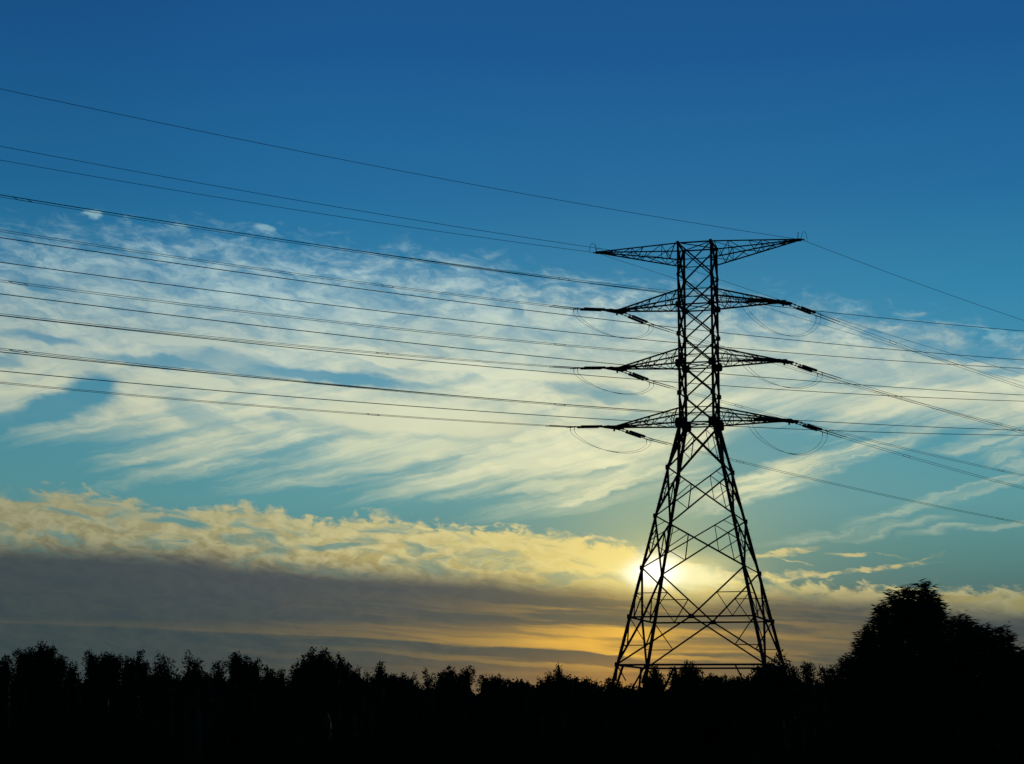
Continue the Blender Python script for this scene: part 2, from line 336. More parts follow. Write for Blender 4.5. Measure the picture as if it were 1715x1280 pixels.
# ------------------------------------------------------------------ lattice pylon
PX, PY, PA = 15.6564, 155.3887, 0.272847
HW, HE, LE, LA, LA3 = 1.4453, 5.8817, 8.506, 7.075, 7.368
Z = {k: v+EYE for k, v in dict(T=39.234, TL=37.785, p1=36.499, A1u=35.217, A1=33.941, p2=31.448, A2u=30.2, A2=28.944, p3=26.421, A3u=25.189, A3=23.941,
     A=20.093, B=16.032, C=11.753, D=7.793, E=3.982, G=0.0-EYE+0.0).items()}
Z['E2'] = 5.3; Z['E3'] = 2.6
def P(u, v, z): return Vector((PX + u*math.cos(PA) + v*math.sin(PA), PY - u*math.sin(PA) + v*math.cos(PA), z))
def hw(z): return HW if z >= Z['A3']-1e-6 else HW + (HE-HW)*(Z['A3']-z)/(Z['A3']-Z['E'])
CR = [(-1, -1), (1, -1), (1, 1), (-1, 1)]
def corner(c, z): h = hw(z); return P(c[0]*h, c[1]*h, z)
pylon = empty('lattice_pylon', P(0, 0, 0))
tag(pylon, 'tall dark steel lattice pylon with four pairs of crossarms and splayed legs', 'pylon')
PO = Vector(pylon.location)
def part(mb, name, mat=STEEL, parent=None):
    """part of the pylon: vertices given in the world, stored relative to the pylon's base"""
    me = bpy.data.meshes.new(name)
    me.from_pydata([tuple(Vector(v)-PO) for v in mb.v], [], mb.f); me.materials.append(mat); me.update()
    o = bpy.data.objects.new(name, me); C.objects.link(o); o.parent = parent if parent is not None else pylon
    return o
for c in CR:
    m = MB(); inw = P(0, 0, 20) - P(c[0], c[1], 20)
    m.angle(corner(c, 0.0), corner(c, Z['E']), 0.27, inw); m.angle(corner(c, Z['E']), corner(c, Z['C']), 0.26, inw); m.angle(corner(c, Z['C']), corner(c, Z['A3']), 0.235, inw)
    m.angle(corner(c, Z['A3']), corner(c, Z['A2']), 0.20, inw); m.angle(corner(c, Z['A2']), corner(c, Z['T']+0.1), 0.175, inw)
    for k in range(40):                                              # splice plates and bolts up the leg
        z = 6 + k*0.38*2.2
        if z < Z['T'] and c in (CR[0], CR[2]):
            q = corner(c, z); d = (P(c[0], 0, 0)-P(0, 0, 0)).normalized(); m.tube([q, q + d*0.22], 0.012, 5)
    part(m, 'leg')
    f = MB(); q = corner(c, 0.0); f.box(q + Vector((0, 0, 0.1)), (0.6, 0, 0), (0, 0.6, 0), (0, 0, 0.35)); part(f, 'foundation_block', BARK)
FACES = [(CR[0], CR[1]), (CR[1], CR[2]), (CR[2], CR[3]), (CR[3], CR[0])]
L = lambda a, b, t: a + (b-a)*t
# X panels of the straight upper body
lv = ['T', 'p1', 'A1', 'p2', 'A2', 'p3', 'A3']
for i in range(6):
    z1, z0 = Z[lv[i]], Z[lv[i+1]]; m = MB()
    for a, b in FACES:
        m.angle(corner(a, z1), corner(b, z0), 0.14); m.angle(corner(b, z1), corner(a, z0), 0.115, (0, 0, -1))
    part(m, 'cross_bracing')
for k in ('T', 'TL', 'A1u', 'A1', 'A2u', 'A2', 'A3u', 'A3'):
    m = MB(); zz = Z[k]; big = k in ('T', 'A1', 'A2', 'A3')
    for a, b in FACES: m.angle(corner(a, zz), corner(b, zz), 0.14 if big else 0.085, (0, 0, -1))
    if big: m.angle(corner(CR[0], zz), corner(CR[2], zz), 0.09); m.angle(corner(CR[1], zz), corner(CR[3], zz), 0.085, (0, 0, -1))
    part(m, 'horizontal_frame')
# three X panels of the tapering body with their redundant members
for z1, z0, s_, r_ in ((Z['A3'], Z['A'], 0.19, 0.06), (Z['A'], Z['B'], 0.14, 0.07), (Z['B'], Z['C'], 0.13, 0.075)):
    m = MB()
    for a, b in FACES:
        A1, B1, A0, B0 = corner(a, z1), corner(b, z1), corner(a, z0), corner(b, z0)
        m.angle(A1, B0, s_); m.angle(B1, A0, s_*0.92, (0, 0, -1))
        w1_, w0_ = (B1-A1).length, (B0-A0).length; t = w1_/(w1_+w0_); X = L(A1, B0, t)
        for T_, K_, c in ((A1, A0, a), (B1, B0, b)):
            Pm, Qm = L(T_, X, 0.47), L(X, K_, 0.5); Mm = corner(c, (z1+z0)/2 + 0.05)
            m.angle(Pm, Mm, r_); m.angle(Qm, Mm, r_); m.angle(Pm, Qm, r_)
            m.angle(L(T_, Mm, 0.5), L(T_, Pm, 0.55), r_*0.8)
    part(m, 'cross_bracing')
# K panel above the belt, belt, K panel below, base frame
zc, zd, ze = Z['C'], Z['D'], Z['E']
m = MB(); bl = MB(); k2 = MB()
for a, b in FACES:
    A1, B1, A0, B0, AE, BE = corner(a, zc), corner(b, zc), corner(a, zd), corner(b, zd), corner(a, ze), corner(b, ze)
    mid = (A0+B0)/2
    bl.angle(A0, B0, 0.17, (0, 0, -1))
    for T_, K_, E_, c in ((A1, A0, AE, a), (B1, B0, BE, b)):
        m.angle(T_, mid, 0.14)
        Pm = L(T_, mid, 0.52); Mm = corner(c, Pm.z); Kb = L(K_, mid, 0.35)
        m.angle(Pm, Mm, 0.075); m.angle(Pm, Kb, 0.075); pass
        m.angle(Mm, Kb, 0.065)
        k2.angle(mid, E_, 0.14)
        Rm = L(mid, E_, 0.60); Nm = corner(c, Rm.z)
        k2.angle(Rm, Nm, 0.075); k2.angle(Rm, K_, 0.085)
part(m, 'upper_bracing'); part(bl, 'belt_frame'); part(k2, 'lower_bracing')
m = MB()
for a, b in FACES: m.angle(corner(a, ze), corner(b, ze), 0.19, (0, 0, -1))
part(m, 'base_frame')
for c in CR:
    m = MB()
    for f_ in FACES:
        if c not in f_: continue
        o = f_[0] if f_[1] == c else f_[1]
        m.angle(corner(c, ze), L(corner(c, ze-1.25), corner(o, ze-1.25), 0.085), 0.12); m.angle(L(corner(c, ze), corner(o, ze), 0.20), corner(c, 0.6), 0.14)
    part(m, 'leg_extension_bracing')
# gusset plates
ax = (P(1, 0, 0)-P(0, 0, 0)); ay = (P(0, 1, 0)-P(0, 0, 0))
def gusset(q, w, h, face):
    g_ = MB(); u = ax if face == 0 else ay; n_ = ay if face == 0 else ax
    e = 0.7; b0 = 0
    pts = [(-w, -h*e), (-w*e, -h), (w*e, -h), (w, -h*e), (w, h*e), (w*e, h), (-w*e, h), (-w, h*e)]
    for s_ in (-0.02, 0.02):
        for x, y in pts: g_.v.append(q + u*x + Vector((0, 0, y)) + n_*s_)
    g_.f.append(tuple(range(7, -1, -1))); g_.f.append(tuple(range(8, 16)))
    for k in range(8): g_.f.append((k, (k+1) % 8, 8+(k+1) % 8, 8+k))
    part(g_, 'gusset_plate')
for k, s_ in (('A1', 0.25), ('A2', 0.33), ('A3', 0.40), ('p2', 0.2), ('p3', 0.2), ('T', 0.13), ('p1', 0.13)):
    for c in CR: gusset(corner(c, Z[k]) + ay*0.13*c[1] - ax*0.05*c[0], s_, s_, 0); 
    if k in ('A1', 'A2', 'A3'):
        for c in CR: gusset(corner(c, Z[k]) + ax*0.13*c[0] - ay*0.05*c[1], s_*0.9, s_, 1)
for k, s_ in (('A', 0.17), ('B', 0.15), ('C', 0.15), ('D', 0.15), ('E', 0.15)):
    for c in CR: gusset(corner(c, Z[k]) + ay*0.16*c[1], s_, s_*1.3, 0)
for v in (-1, 1): h = hw(zd); gusset(P(0, v*(h+0.12), zd), 0.23, 0.18, 0)
for u in (-1, 1): h = hw(zd); gusset(P(u*(h+0.12), 0, zd), 0.2, 0.16, 1)

# crossarms
AZL, AZR = R(180+37), R(43)
dL = Vector((math.cos(AZL), math.sin(AZL), 0)); dR = Vector((math.cos(AZR), math.sin(AZR), 0))
def crossarm(side, zl, zu, length, ztip, earth=False):
    root = MB(); tipc = P(side*length, 0, ztip); e = 0.10
    tn, tf = P(side*length, -e, ztip), P(side*length, e, ztip)
    lo = {v: (P(side*HW, v*HW, zl), P(side*length, v*e, ztip-(0.05 if earth else 0.0))) for v in (-1, 1)}
    up = {v: (P(side*HW, v*HW, zu), P(side*length, v*e, ztip+0.05)) for v in (-1, 1)}
    cs = 0.12 if earth else 0.15
    lower = MB(); upper = MB(); lat = MB()
    for v in (-1, 1):
        lower.angle(*lo[v], cs*1.05, (0, 0, 1)); upper.angle(*up[v], cs, (0, 0, -1))
    ts = [0.0, 0.2, 0.40, 0.58, 0.74, 0.88]
    for v in (-1, 1):
        for i in range(5):
            a, b = L(*lo[v], ts[i]), L(*up[v], ts[i+1]); c_, d_ = L(*up[v], ts[i]), L(*lo[v], ts[i+1])
            if i % 2 == 0: lat.angle(L(*up[v], ts[i]+0.03), L(*lo[v], (ts[i]+ts[i+1])/2), 0.06); lat.angle(L(*lo[v], (ts[i]+ts[i+1])/2), b, 0.06)
            else: lat.angle(L(*up[v], ts[i]), L(*lo[v], ts[i]), 0.055); lat.angle(L(*up[v], ts[i]), L(*lo[v], ts[i+1]), 0.06)
    for ch, s_ in ((lo, 0.065), (up, 0.05)):
        for i in range(0, 5, 1 if ch is lo else 2):
            v = 1 if i % 2 else -1
            lat.angle(L(*ch[v], ts[i]), L(*ch[-v], ts[i+1]), s_)
            if ch is lo and i % 2 == 0: lat.angle(L(*ch[1], ts[i+1]), L(*ch[-1], ts[i+1]), s_*0.9)
    A_ = MB(); A_.v = lower.v; A_.f = lower.f
    arm = part(A_, 'crossarm')
    part(upper, 'upper_chord', parent=arm); part(lat, 'lattice', parent=arm)
    tb = MB()
    if earth:
        tb.box(tipc, ax*0.28, ay*0.12, (0, 0, 0.10)); tb.box(tipc + ax*side*0.35, ax*0.18, ay*0.05, (0, 0, 0.05))
    else:
        pl = P(side*length, 0, ztip); a_, b_ = pl + dL*0.85, pl + dR*0.95
        t = (b_-a_).normalized(); nn = Vector((-t.y, t.x, 0))
        for s_ in (-0.25, 0.25): tb.box((a_+b_)/2 + nn*s_, t*((b_-a_).length/2), nn*0.04, (0, 0, 0.095))
        tb.box(a_, t*0.04, nn*0.33, (0, 0, 0.07)); tb.box(b_, t*0.04, nn*0.33, (0, 0, 0.07))
        tb.box(pl - ax*side*0.45 + Vector((0, 0, 0.04)), ax*0.75, ay*0.22, (0, 0, 0.11))
        tb.box(pl + Vector((0, 0, -0.16)) + t*0.1, t*0.06, nn*0.05, (0, 0, 0.16))
    part(tb, 'tip_beam', parent=arm)
    return arm
for s_ in (-1, 1):
    crossarm(s_, Z['TL'], Z['T'], LE, 39.19+EYE, True)
    crossarm(s_, Z['A1'], Z['A1u'], LA, Z['A1']); crossarm(s_, Z['A2'], Z['A2u'], LA, Z['A2']); crossarm(s_, Z['A3'], Z['A3u'], LA3, Z['A3'])

# ------------------------------------------------------------------ insulators, conductors and jumpers
FIT = {'a1R_l': [-0.08053, -0.065029, 0.000439], 'a1L_l': [-0.153181, -0.049452, 0.000401], 'a2R_l': [-0.070432, -0.070118, 0.000436], 'a2L_l': [-0.142719, -0.065954, 0.00044],
 'a3R_l': [0.056019, -0.057594, 0.000382], 'a3L_l': [-0.129634, -0.057415, 0.000406], 'a1R_r': [0.078309, -0.096405, 0.000489], 'a1L_r': [-0.196979, -0.081329, 0.000445],
 'a2R_r': [0.018283, -0.079807, 0.000494], 'a2L_r': [-0.226633, -0.07796, 0.000404], 'a3R_r': [0.057268, -0.093661, 0.000492], 'a3L_r': [-0.189144, -0.078502, 0.000383]}
LVN = {1: 'top', 2: 'middle', 3: 'lowest'}
clamps = {}
for lvl in (1, 2, 3):
    ln = LA if lvl < 3 else LA3
    for sd_, u in (('L', -1), ('R', 1)):
        p0 = P(u*ln, 0, Z['A%d' % lvl])
        for dr, d in (('l', dL), ('r', dR)):
            z0, b, c = FIT['a%d%s_%s' % (lvl, sd_, dr)]
            nn = Vector((-d.y, d.x, 0))
            s0 = 0.85 if dr == 'l' else (0.95 if sd_ == 'R' else 0.5)
            rod, dl, rear = (0.55, 2.3, 0.75) if dr == 'l' else (1.25, 1.9, 0.75)
            s1 = s0 + rod + dl + rear
            zf = lambda s: p0.z + z0 + b*s + c*s*s
            wing = 'left' if sd_ == 'L' else 'right'; going = 'leftward span' if dr == 'l' else 'rightward span'
            t_ = empty('tension_insulator', p0 + d*s0)
            tag(t_, 'pair of dark ribbed insulators on the %s conductor arm, %s side, holding the %s' % (LVN[lvl], wing, going), 'insulator', 'tension insulators at the crossarm tips')
            O_ = Vector(t_.location)
            def ip(mb, name, mat, parent):
                me = bpy.data.meshes.new(name); me.from_pydata([tuple(Vector(v)-O_) for v in mb.v], [], mb.f); me.materials.append(mat)
                o = bpy.data.objects.new(name, me); C.objects.link(o); o.parent = parent; return o
            for q in (-1, 1):
                of = nn*q*0.25
                a_ = p0 + d*s0 + of; e_ = Vector((p0.x + d.x*s1, p0.y + d.y*s1, zf(s1))) + of
                tt = (e_-a_).normalized(); tot = (e_-a_).length
                k0, k1 = rod/(rod+dl+rear), (rod+dl)/(rod+dl+rear)
                i_ = MB(); i_.tube([L(a_, e_, k0), L(a_, e_, k1)], 0.05, 8)
                nd_ = int(dl/0.145)
                for j in range(nd_): i_.disc(L(a_, e_, k0 + (k1-k0)*(j+0.5)/nd_), tt, 0.115, 0.10)
                ip(i_, 'insulator_string', GLASS, t_)
                l_ = MB(); l_.tube([a_, L(a_, e_, k0)], 0.028, 6); l_.box(L(a_, e_, k0*0.35), tt*0.12, nn*0.03, (0, 0, 0.06)); l_.box(L(a_, e_, k0*0.75), tt*0.09, nn*0.05, (0, 0, 0.04))
                ip(l_, 'link_rod', STEEL, t_)
                l_ = MB(); l_.tube([L(a_, e_, k1), e_], 0.028, 6); l_.tube([e_ - tt*0.25, e_ + tt*0.35], 0.045, 8); l_.tube([e_, e_ - Vector((0, 0, 0.28)) - tt*0.04], 0.03, 6)
                ip(l_, 'dead_end_clamp', STEEL, t_)
                clamps[(lvl, sd_, dr, q)] = (e_, tt)
            for kk in (k0-0.02, k1+0.02):
                y_ = MB(); m0 = p0 + d*s0; m1 = Vector((p0.x+d.x*s1, p0.y+d.y*s1, zf(s1))); y_.box(L(m0, m1, kk), d*0.05, nn*0.3, (0, 0, 0.012))
                ip(y_, 'yoke_plate', STEEL, t_)
            # twin conductor of the span
            w_ = empty('twin_conductor', (p0.x+d.x*s1, p0.y+d.y*s1, zf(s1)))
            O_ = Vector(w_.location)
            tag(w_, 'thin twin cable running from the %s conductor arm, %s side, out along the %s' % (LVN[lvl], wing, going), 'power line', 'twin conductors strung to the pylon')
            send = 130.0
            for q in (-1, 1):
                m = MB(); pts = [Vector((p0.x+d.x*s, p0.y+d.y*s, zf(s))) + nn*q*0.25 for s in [s1 + (send-s1)*k/40 for k in range(41)]]
                m.tube(pts, 0.0165, 5); ip(m, 'cable', CABLE, w_)
                m = MB(); m.tube([Vector((p0.x+d.x*s, p0.y+d.y*s, zf(s))) + nn*q*0.25 for s in (s1, s1+1.2, s1+2.6)], 0.034, 6); ip(m, 'armour_rod', CABLE, w_)
            for s in ((22.5 + lvl*0.4, 66, 108) if dr == 'l' else (14.6 + lvl*0.5, 58, 101)):
                m = MB(); c1 = [Vector((p0.x+d.x*x, p0.y+d.y*x, zf(x))) for x in (s-0.45, s+0.15, s+0.5, s+1.1)]
                m.tube([c1[0]-nn*0.25, c1[1]+nn*0.25], 0.018, 5); m.tube([c1[2]-nn*0.25, c1[3]+nn*0.25], 0.018, 5)
                m.tube([c1[0]-nn*0.25, c1[2]-nn*0.25], 0.022, 5); m.tube([c1[1]+nn*0.25, c1[3]+nn*0.25], 0.022, 5)
                ip(m, 'spacer', STEEL, w_)
        # jumper loop under the arm
        j_ = empty('jumper_loop', p0); O_ = Vector(j_.location)
        tag(j_, 'thin twin jumper cable drooping under the %s conductor arm on the %s side' % (LVN[lvl], wing), 'jumper cable', 'jumper cables under the crossarms')
        sg = ({1: 1.95, 2: 1.35, 3: 2.0} if u > 0 else {1: 1.32, 2: 1.15, 3: 1.2})[lvl]
        mids = []
        for q in (-1, 1):
            a_, b_ = clamps[(lvl, sd_, 'l', -q)][0], clamps[(lvl, sd_, 'r', q)][0]
            a_ = a_ - Vector((0, 0, 0.28)); b_ = b_ - Vector((0, 0, 0.28))
            m = MB(); pts = []
            for k in range(37):
                t = k/36; tt_ = 0.5 - 0.5*math.cos(math.pi*t); x = 2*tt_-1
                sag = (1-x*x)**0.62 * (sg + (0.16 if q < 0 else 0)) * (1 + 0.10*x)
                pts.append(L(a_, b_, tt_) - Vector((0, 0, sag)))
            m.tube(pts, 0.0135, 5); ip(m, 'cable', CABLE, j_); mids.append(pts)
        m = MB(); m.tube([mids[0][17], mids[1][18], mids[1][20], mids[0][20], mids[0][17]], 0.014, 5); ip(m, 'spacer', STEEL, j_)

def span(name, p0, d, z0, b, c, s0, s1, r, label, cat, group=None):
    m = MB(); pts = [Vector((p0.x+d.x*s, p0.y+d.y*s, p0.z+z0+b*s+c*s*s)) for s in [s0 + (s1-s0)*k/48 for k in range(49)]]
    m.tube(pts, r, 5); o = m.build(name, CABLE, origin=pts[0]); tag(o, label, cat, group)
tl, tr = P(-LE-0.3, 0, 39.19+EYE), P(LE+0.3, 0, 39.19+EYE)
GE = 'earth wires at the top of the pylon'
span('earth_wire', tr, dL, 0, -0.0485, 0.00041, 0.1, 130, 0.018, 'single thin wire rising left from the upraised right tip of the uppermost arm', 'wire', GE)
span('earth_wire', tl, dL, 0, -0.0516, 0.00042, 0.1, 130, 0.018, 'lower of the two thin wires leaving leftward near the uppermost arm’s left tip', 'wire', GE)
span('earth_wire', tr, dR, 0, -0.0740, 0.00047, 0.1, 130, 0.018, 'single thin wire falling steeply to the right of the uppermost arm’s right tip', 'wire', GE)
span('earth_wire', tl, dR, 0, -0.0668, 0.00030, 0.1, 130, 0.015, 'single thin wire falling from the uppermost arm’s left tip, passing behind the pylon body', 'wire', GE)
ol, orr = P(-HW, -HW, Z['TL']), P(-HW, HW, Z['TL'])
span('earth_wire', ol, dL, 0, -0.0450, 0.00039, 0.0, 130, 0.018, 'thin wire from the pylon body, second wire from the top at the left edge', 'wire', GE)
span('earth_wire', orr, dR, 0, -0.0718, 0.00042, 0.0, 130, 0.017, 'thin wire from the pylon body falling right just above the top conductor arm', 'wire', GE)
# little bonding loops and the rod on the tips of the uppermost arm
def loop(pt_, d, h, w, r=0.018):
    return [pt_ + d*(w*(1-math.cos(math.pi*k/14))/2*1.0) + Vector((0, 0, h*math.sin(math.pi*k/14)**0.7)) for k in range(15)]
m = MB(); q = tl - Vector((0, 0, 0.02)); m.tube(loop(q - dL*0.05, dL, 0.78, 0.75), 0.018, 5); m.tube(loop(q + dR*0.0, (dR*0.6+dL*-0.2).normalized(), 0.5, 0.8), 0.015, 5); m.tube([q, q+Vector((0, 0, 0.72))+dL*0.04], 0.016, 5)
tag(m.build('bonding_loop', CABLE, origin=q), 'little wire arch standing on the left tip of the uppermost arm', 'wire loop', 'wire loops on the uppermost arm tips')
m = MB(); q = tr - Vector((0, 0, 0.02)); m.tube(loop(q, dR, 0.78, 0.72), 0.018, 5); m.tube([q - ax*0.32, q - ax*0.30+Vector((0, 0, 0.35)), q - ax*0.26 + Vector((0, 0, 0.72))], 0.03, 5)
tag(m.build('bonding_loop', CABLE, origin=q), 'little wire arch and short rod on the right tip of the uppermost arm', 'wire loop', 'wire loops on the uppermost arm tips')

# second line running parallel behind the pylon, its towers far outside the view
d2 = Vector((math.cos(R(41)), math.sin(R(41)), 0)); nA, nB, nC = Vector((-45, 167, EYE)), Vector((-50.25, 173.04, EYE)), Vector((-47.62, 170.02, EYE))
GW = 'thick cables of the second line behind the pylon'
for p0, cc, lab in ((nC, (47.535, 0.029168, 0.00018), 'topmost thick dark cable of the second line, crossing behind the pylon above the clouds’ edge'),
    (nA, (42.4256, 0.028669, 0.000178), 'second thick dark cable from the top of the line behind the pylon'),
    (nB, (42.1115, 0.030008, 0.00019), 'third thick dark cable from the top of the line behind the pylon'),
    (nA, (37.257, 0.028877, 0.000175), 'fourth thick dark cable from the top, passing just above the middle conductor arms'),
    (nB, (36.9722, 0.030691, 0.000187), 'fifth thick dark cable from the top, passing just below the middle conductor arms'),
    (nA, (31.9614, 0.029921, 0.000172), 'sixth thick dark cable from the top, passing just above the lowest conductor arms'),
    (nB, (31.6663, 0.0316, 0.000183), 'lowest thick dark cable of the second line, cutting through the lowest conductor arms')):
    span('power_cable', p0, d2, *cc, -55, 260, 0.043, lab, 'power line', GW)

# ------------------------------------------------------------------ trees
def leaf_mesh(name, cen, axis, ln, wd, droop=0.0, parent=None, origin=(0, 0, 0), flat=0.6, core=None, wind=0.0):
    """cen: N x 3 leaf centres; each leaf is a small pointed blade of its own direction"""
    n = len(cen); o0 = np.array(origin)
    d = axis + nr.normal(0, flat, (n, 3)); d[:, 2] -= droop; d[:, 2] *= 1 - wind*0.75; d[:, 0] += wind*1.2*np.sign(d[:, 0]); d /= np.linalg.norm(d, axis=1)[:, None] + 1e-9
    w = np.cross(d, nr.normal(0, 1, (n, 3))); w /= np.linalg.norm(w, axis=1)[:, None] + 1e-9
    l_ = (ln*nr.uniform(0.6, 1.3, n))[:, None]; ww = (wd*nr.uniform(0.6, 1.3, n))[:, None]
    c = cen - o0
    v = np.stack([c - d*l_*0.5, c + w*ww*0.5, c + d*l_*0.5, c - w*ww*0.5], 1).reshape(-1, 3)
    if core is not None:                                     # dense inner foliage: small closed lumps of quads
        cv = np.array(core, dtype=float).reshape(-1, 3) - o0
        v = np.concatenate([v, cv]); n = len(v)//4
    me = bpy.data.meshes.new(name)
    me.vertices.add(4*n); me.loops.add(4*n); me.polygons.add(n)
    me.vertices.foreach_set('co', v.ravel()); me.loops.foreach_set('vertex_index', np.arange(4*n, dtype=np.int32))
    me.polygons.foreach_set('loop_start', np.arange(0, 4*n, 4, dtype=np.int32)); me.polygons.foreach_set('loop_total', np.full(n, 4, dtype=np.int32))
    me.materials.append(LEAF); me.update(); me.validate()
    o = bpy.data.objects.new(name, me); C.objects.link(o)
    if parent is not None: o.parent = parent
    else: o.location = origin
    return o
def knob(c, r, seed=0):
    """quads of a knobbly closed lump round c with radii r"""
    nu, nv = 14, 8; g_ = []
    for j in range(nv+1):
        row = []
        for i in range(nu):
            th, ph = math.pi*j/nv, 2*math.pi*i/nu
            k = 1 + 0.10*math.sin(3*ph+seed+2*th) + 0.08*math.sin(5*th+seed*2+ph)
            row.append((c[0]+r[0]*k*math.sin(th)*math.cos(ph), c[1]+r[1]*k*math.sin(th)*math.sin(ph), max(0.05, c[2]+r[2]*k*math.cos(th))))
        g_.append(row)
    out = []
    for j in range(nv):
        for i in range(nu): out += [g_[j][i], g_[j][(i+1) % nu], g_[j+1][(i+1) % nu], g_[j+1][i]]
    return out
def sprigs(cen, per, length, spread, up=0.5):
    """turn sprig roots into leaf centres strung along short twigs"""
    n = len(cen); d = nr.normal(0, 1, (n, 3)); d[:, 2] += up*2; d /= np.linalg.norm(d, axis=1)[:, None]
    out = []; ax_ = []
    for k in range(per):
        out.append(cen + d*(length*(k+0.5)/per) + nr.normal(0, spread, (n, 3))); ax_.append(d)
    return np.concatenate(out), np.concatenate(ax_)
def tree(label, tips, dist, leaf=(0.11, 0.055), dense=1.0, group='trees and bushes along the dark skyline', kind='tree', droop=0.0, flat=0.6, per=4, sprig=0.17, body=True, name=None, wind=0.15, solid=True, ck=1.0):
    """tips: (x, y, width) of each leading shoot against the sky, in photo pixels, at distance dist"""
    T = [(at(x, y, dist + rnd.uniform(-1, 1)*min(1.2, dist*0.012)), w/F*dist) for x, y, w in tips]
    T = [(t - Vector((0, 0, 0.10)), w*1.12) for t, w in T]
    for (a_, wa), (b_, wb) in list(zip(T[:-1], T[1:])):           # lower shoots fill in between the leading ones
        for _ in range(0 if wind > 0.5 else 2):
            f_ = rnd.uniform(0.3, 0.7); q_ = L(a_, b_, f_); q_.z = min(a_.z, b_.z) - rnd.uniform(0.05, 0.35); q_.y += rnd.uniform(-.5, .5)
            T.append((q_, (wa+wb)*0.5*rnd.uniform(0.8, 1.25)))
    cx = sum(t[0].x for t in T)/len(T); cy = dist
    base = Vector((cx, cy, 0)); root = empty(name or ('tree' if kind == 'tree' else 'bush'), base)
    tag(root, label, kind, group)
    top = max(t[0].z for t in T); lowt = min(t[0].z for t in T); xs = [t[0].x for t in T]; xw = [t[1] for t in T]
    half = max((max(x + w/2 for x, w in zip(xs, xw)) - min(x - w/2 for x, w in zip(xs, xw)))/2, 0.5)
    midx = (max(x + w/2 for x, w in zip(xs, xw)) + min(x - w/2 for x, w in zip(xs, xw)))/2
    tm = MB(); th = top*0.35
    tm.tube([(0, 0, -0.2), (0.05, 0.02, th*0.5), (0, 0.03, th)], [0.05+top*0.014, 0.04+top*0.011, 0.03+top*0.009], 8)
    cen = []; core = []
    for (t, w) in T:
        ln = min(top*0.5, max(1.5, w*2.4))*rnd.uniform(0.85, 1.3); b = Vector((L(midx, t.x, 0.7) + rnd.uniform(-.12, .12), L(cy, t.y, 0.8), t.z - ln))
        tm.tube([Vector((0, 0, th*0.9)), (b-base)*0.98 + Vector((0.03, 0, 0)), (L(b, t, 0.5)-base) + Vector((rnd.uniform(-.06, .06), 0, 0)), t-base], [0.05, 0.035, 0.02, 0.006], 5)
        nn_ = int(230*dense*max(1, (w/0.5))*ln/1.6)
        k = nr.uniform(0, 1, nn_)**0.8                      # 0 at the tip
        r = w*0.5*np.minimum(1.2, 0.20 + (k*ln/max(w, 0.3)*1.15)**0.6) * np.sqrt(nr.uniform(0.0, 1, nn_))
        r *= 0.72 + 0.5*np.abs(np.sin(k*ln*rnd.uniform(1.6, 4.2) + rnd.uniform(0, 6)))
        a = nr.uniform(0, 2*np.pi, nn_); P_ = np.array(t) + (np.array(b)-np.array(t))*k[:, None]
        P_[:, 0] += r*np.cos(a); P_[:, 1] += r*np.sin(a); P_[:, 2] -= 0.16
        cen.append(P_)
        if solid:
            m_ = L(t, b, 0.62); core += knob(m_, (w*0.34*ck, w*0.34*ck, ln*0.40*ck), rnd.uniform(0, 6))
    if body:                                                 # the mass of the crown beneath the shoots
        zb, zt = 0.5, lowt - 0.35
        vol = int(900*dense*half*max(1.0, (zt-zb)/3))
        u = nr.normal(0, 1, (vol, 3)); u /= np.linalg.norm(u, axis=1)[:, None]; u *= (nr.uniform(0.35, 1, vol)**0.5)[:, None]
        lump = 1 + 0.16*np.sin(u[:, 0]*5+dist) + 0.12*np.sin(u[:, 2]*7+dist*2)
        B_ = np.stack([midx + u[:, 0]*half*0.98*lump, cy + u[:, 1]*max(half*0.8, 1.0), (zb+zt)/2 + u[:, 2]*(zt-zb)/2], 1)
        B_[:, 2] = np.maximum(B_[:, 2], 0.25)
        cen.append(B_)
        core += knob((midx, cy, (zb+zt)/2), (half*0.72*ck, max(half*0.55, 0.6), (zt-zb)/2*0.86), dist)
    cen = np.concatenate(cen); cen, ax_ = sprigs(cen, per, sprig, 0.035)
    cr = leaf_mesh('crown', cen - np.array(base), ax_, leaf[0], leaf[1], droop, root, flat=flat, core=[(q[0]-base.x, q[1]-base.y, q[2]) for q in core] or None, wind=wind)
    tm.build('trunk', BARK, root)
    return root
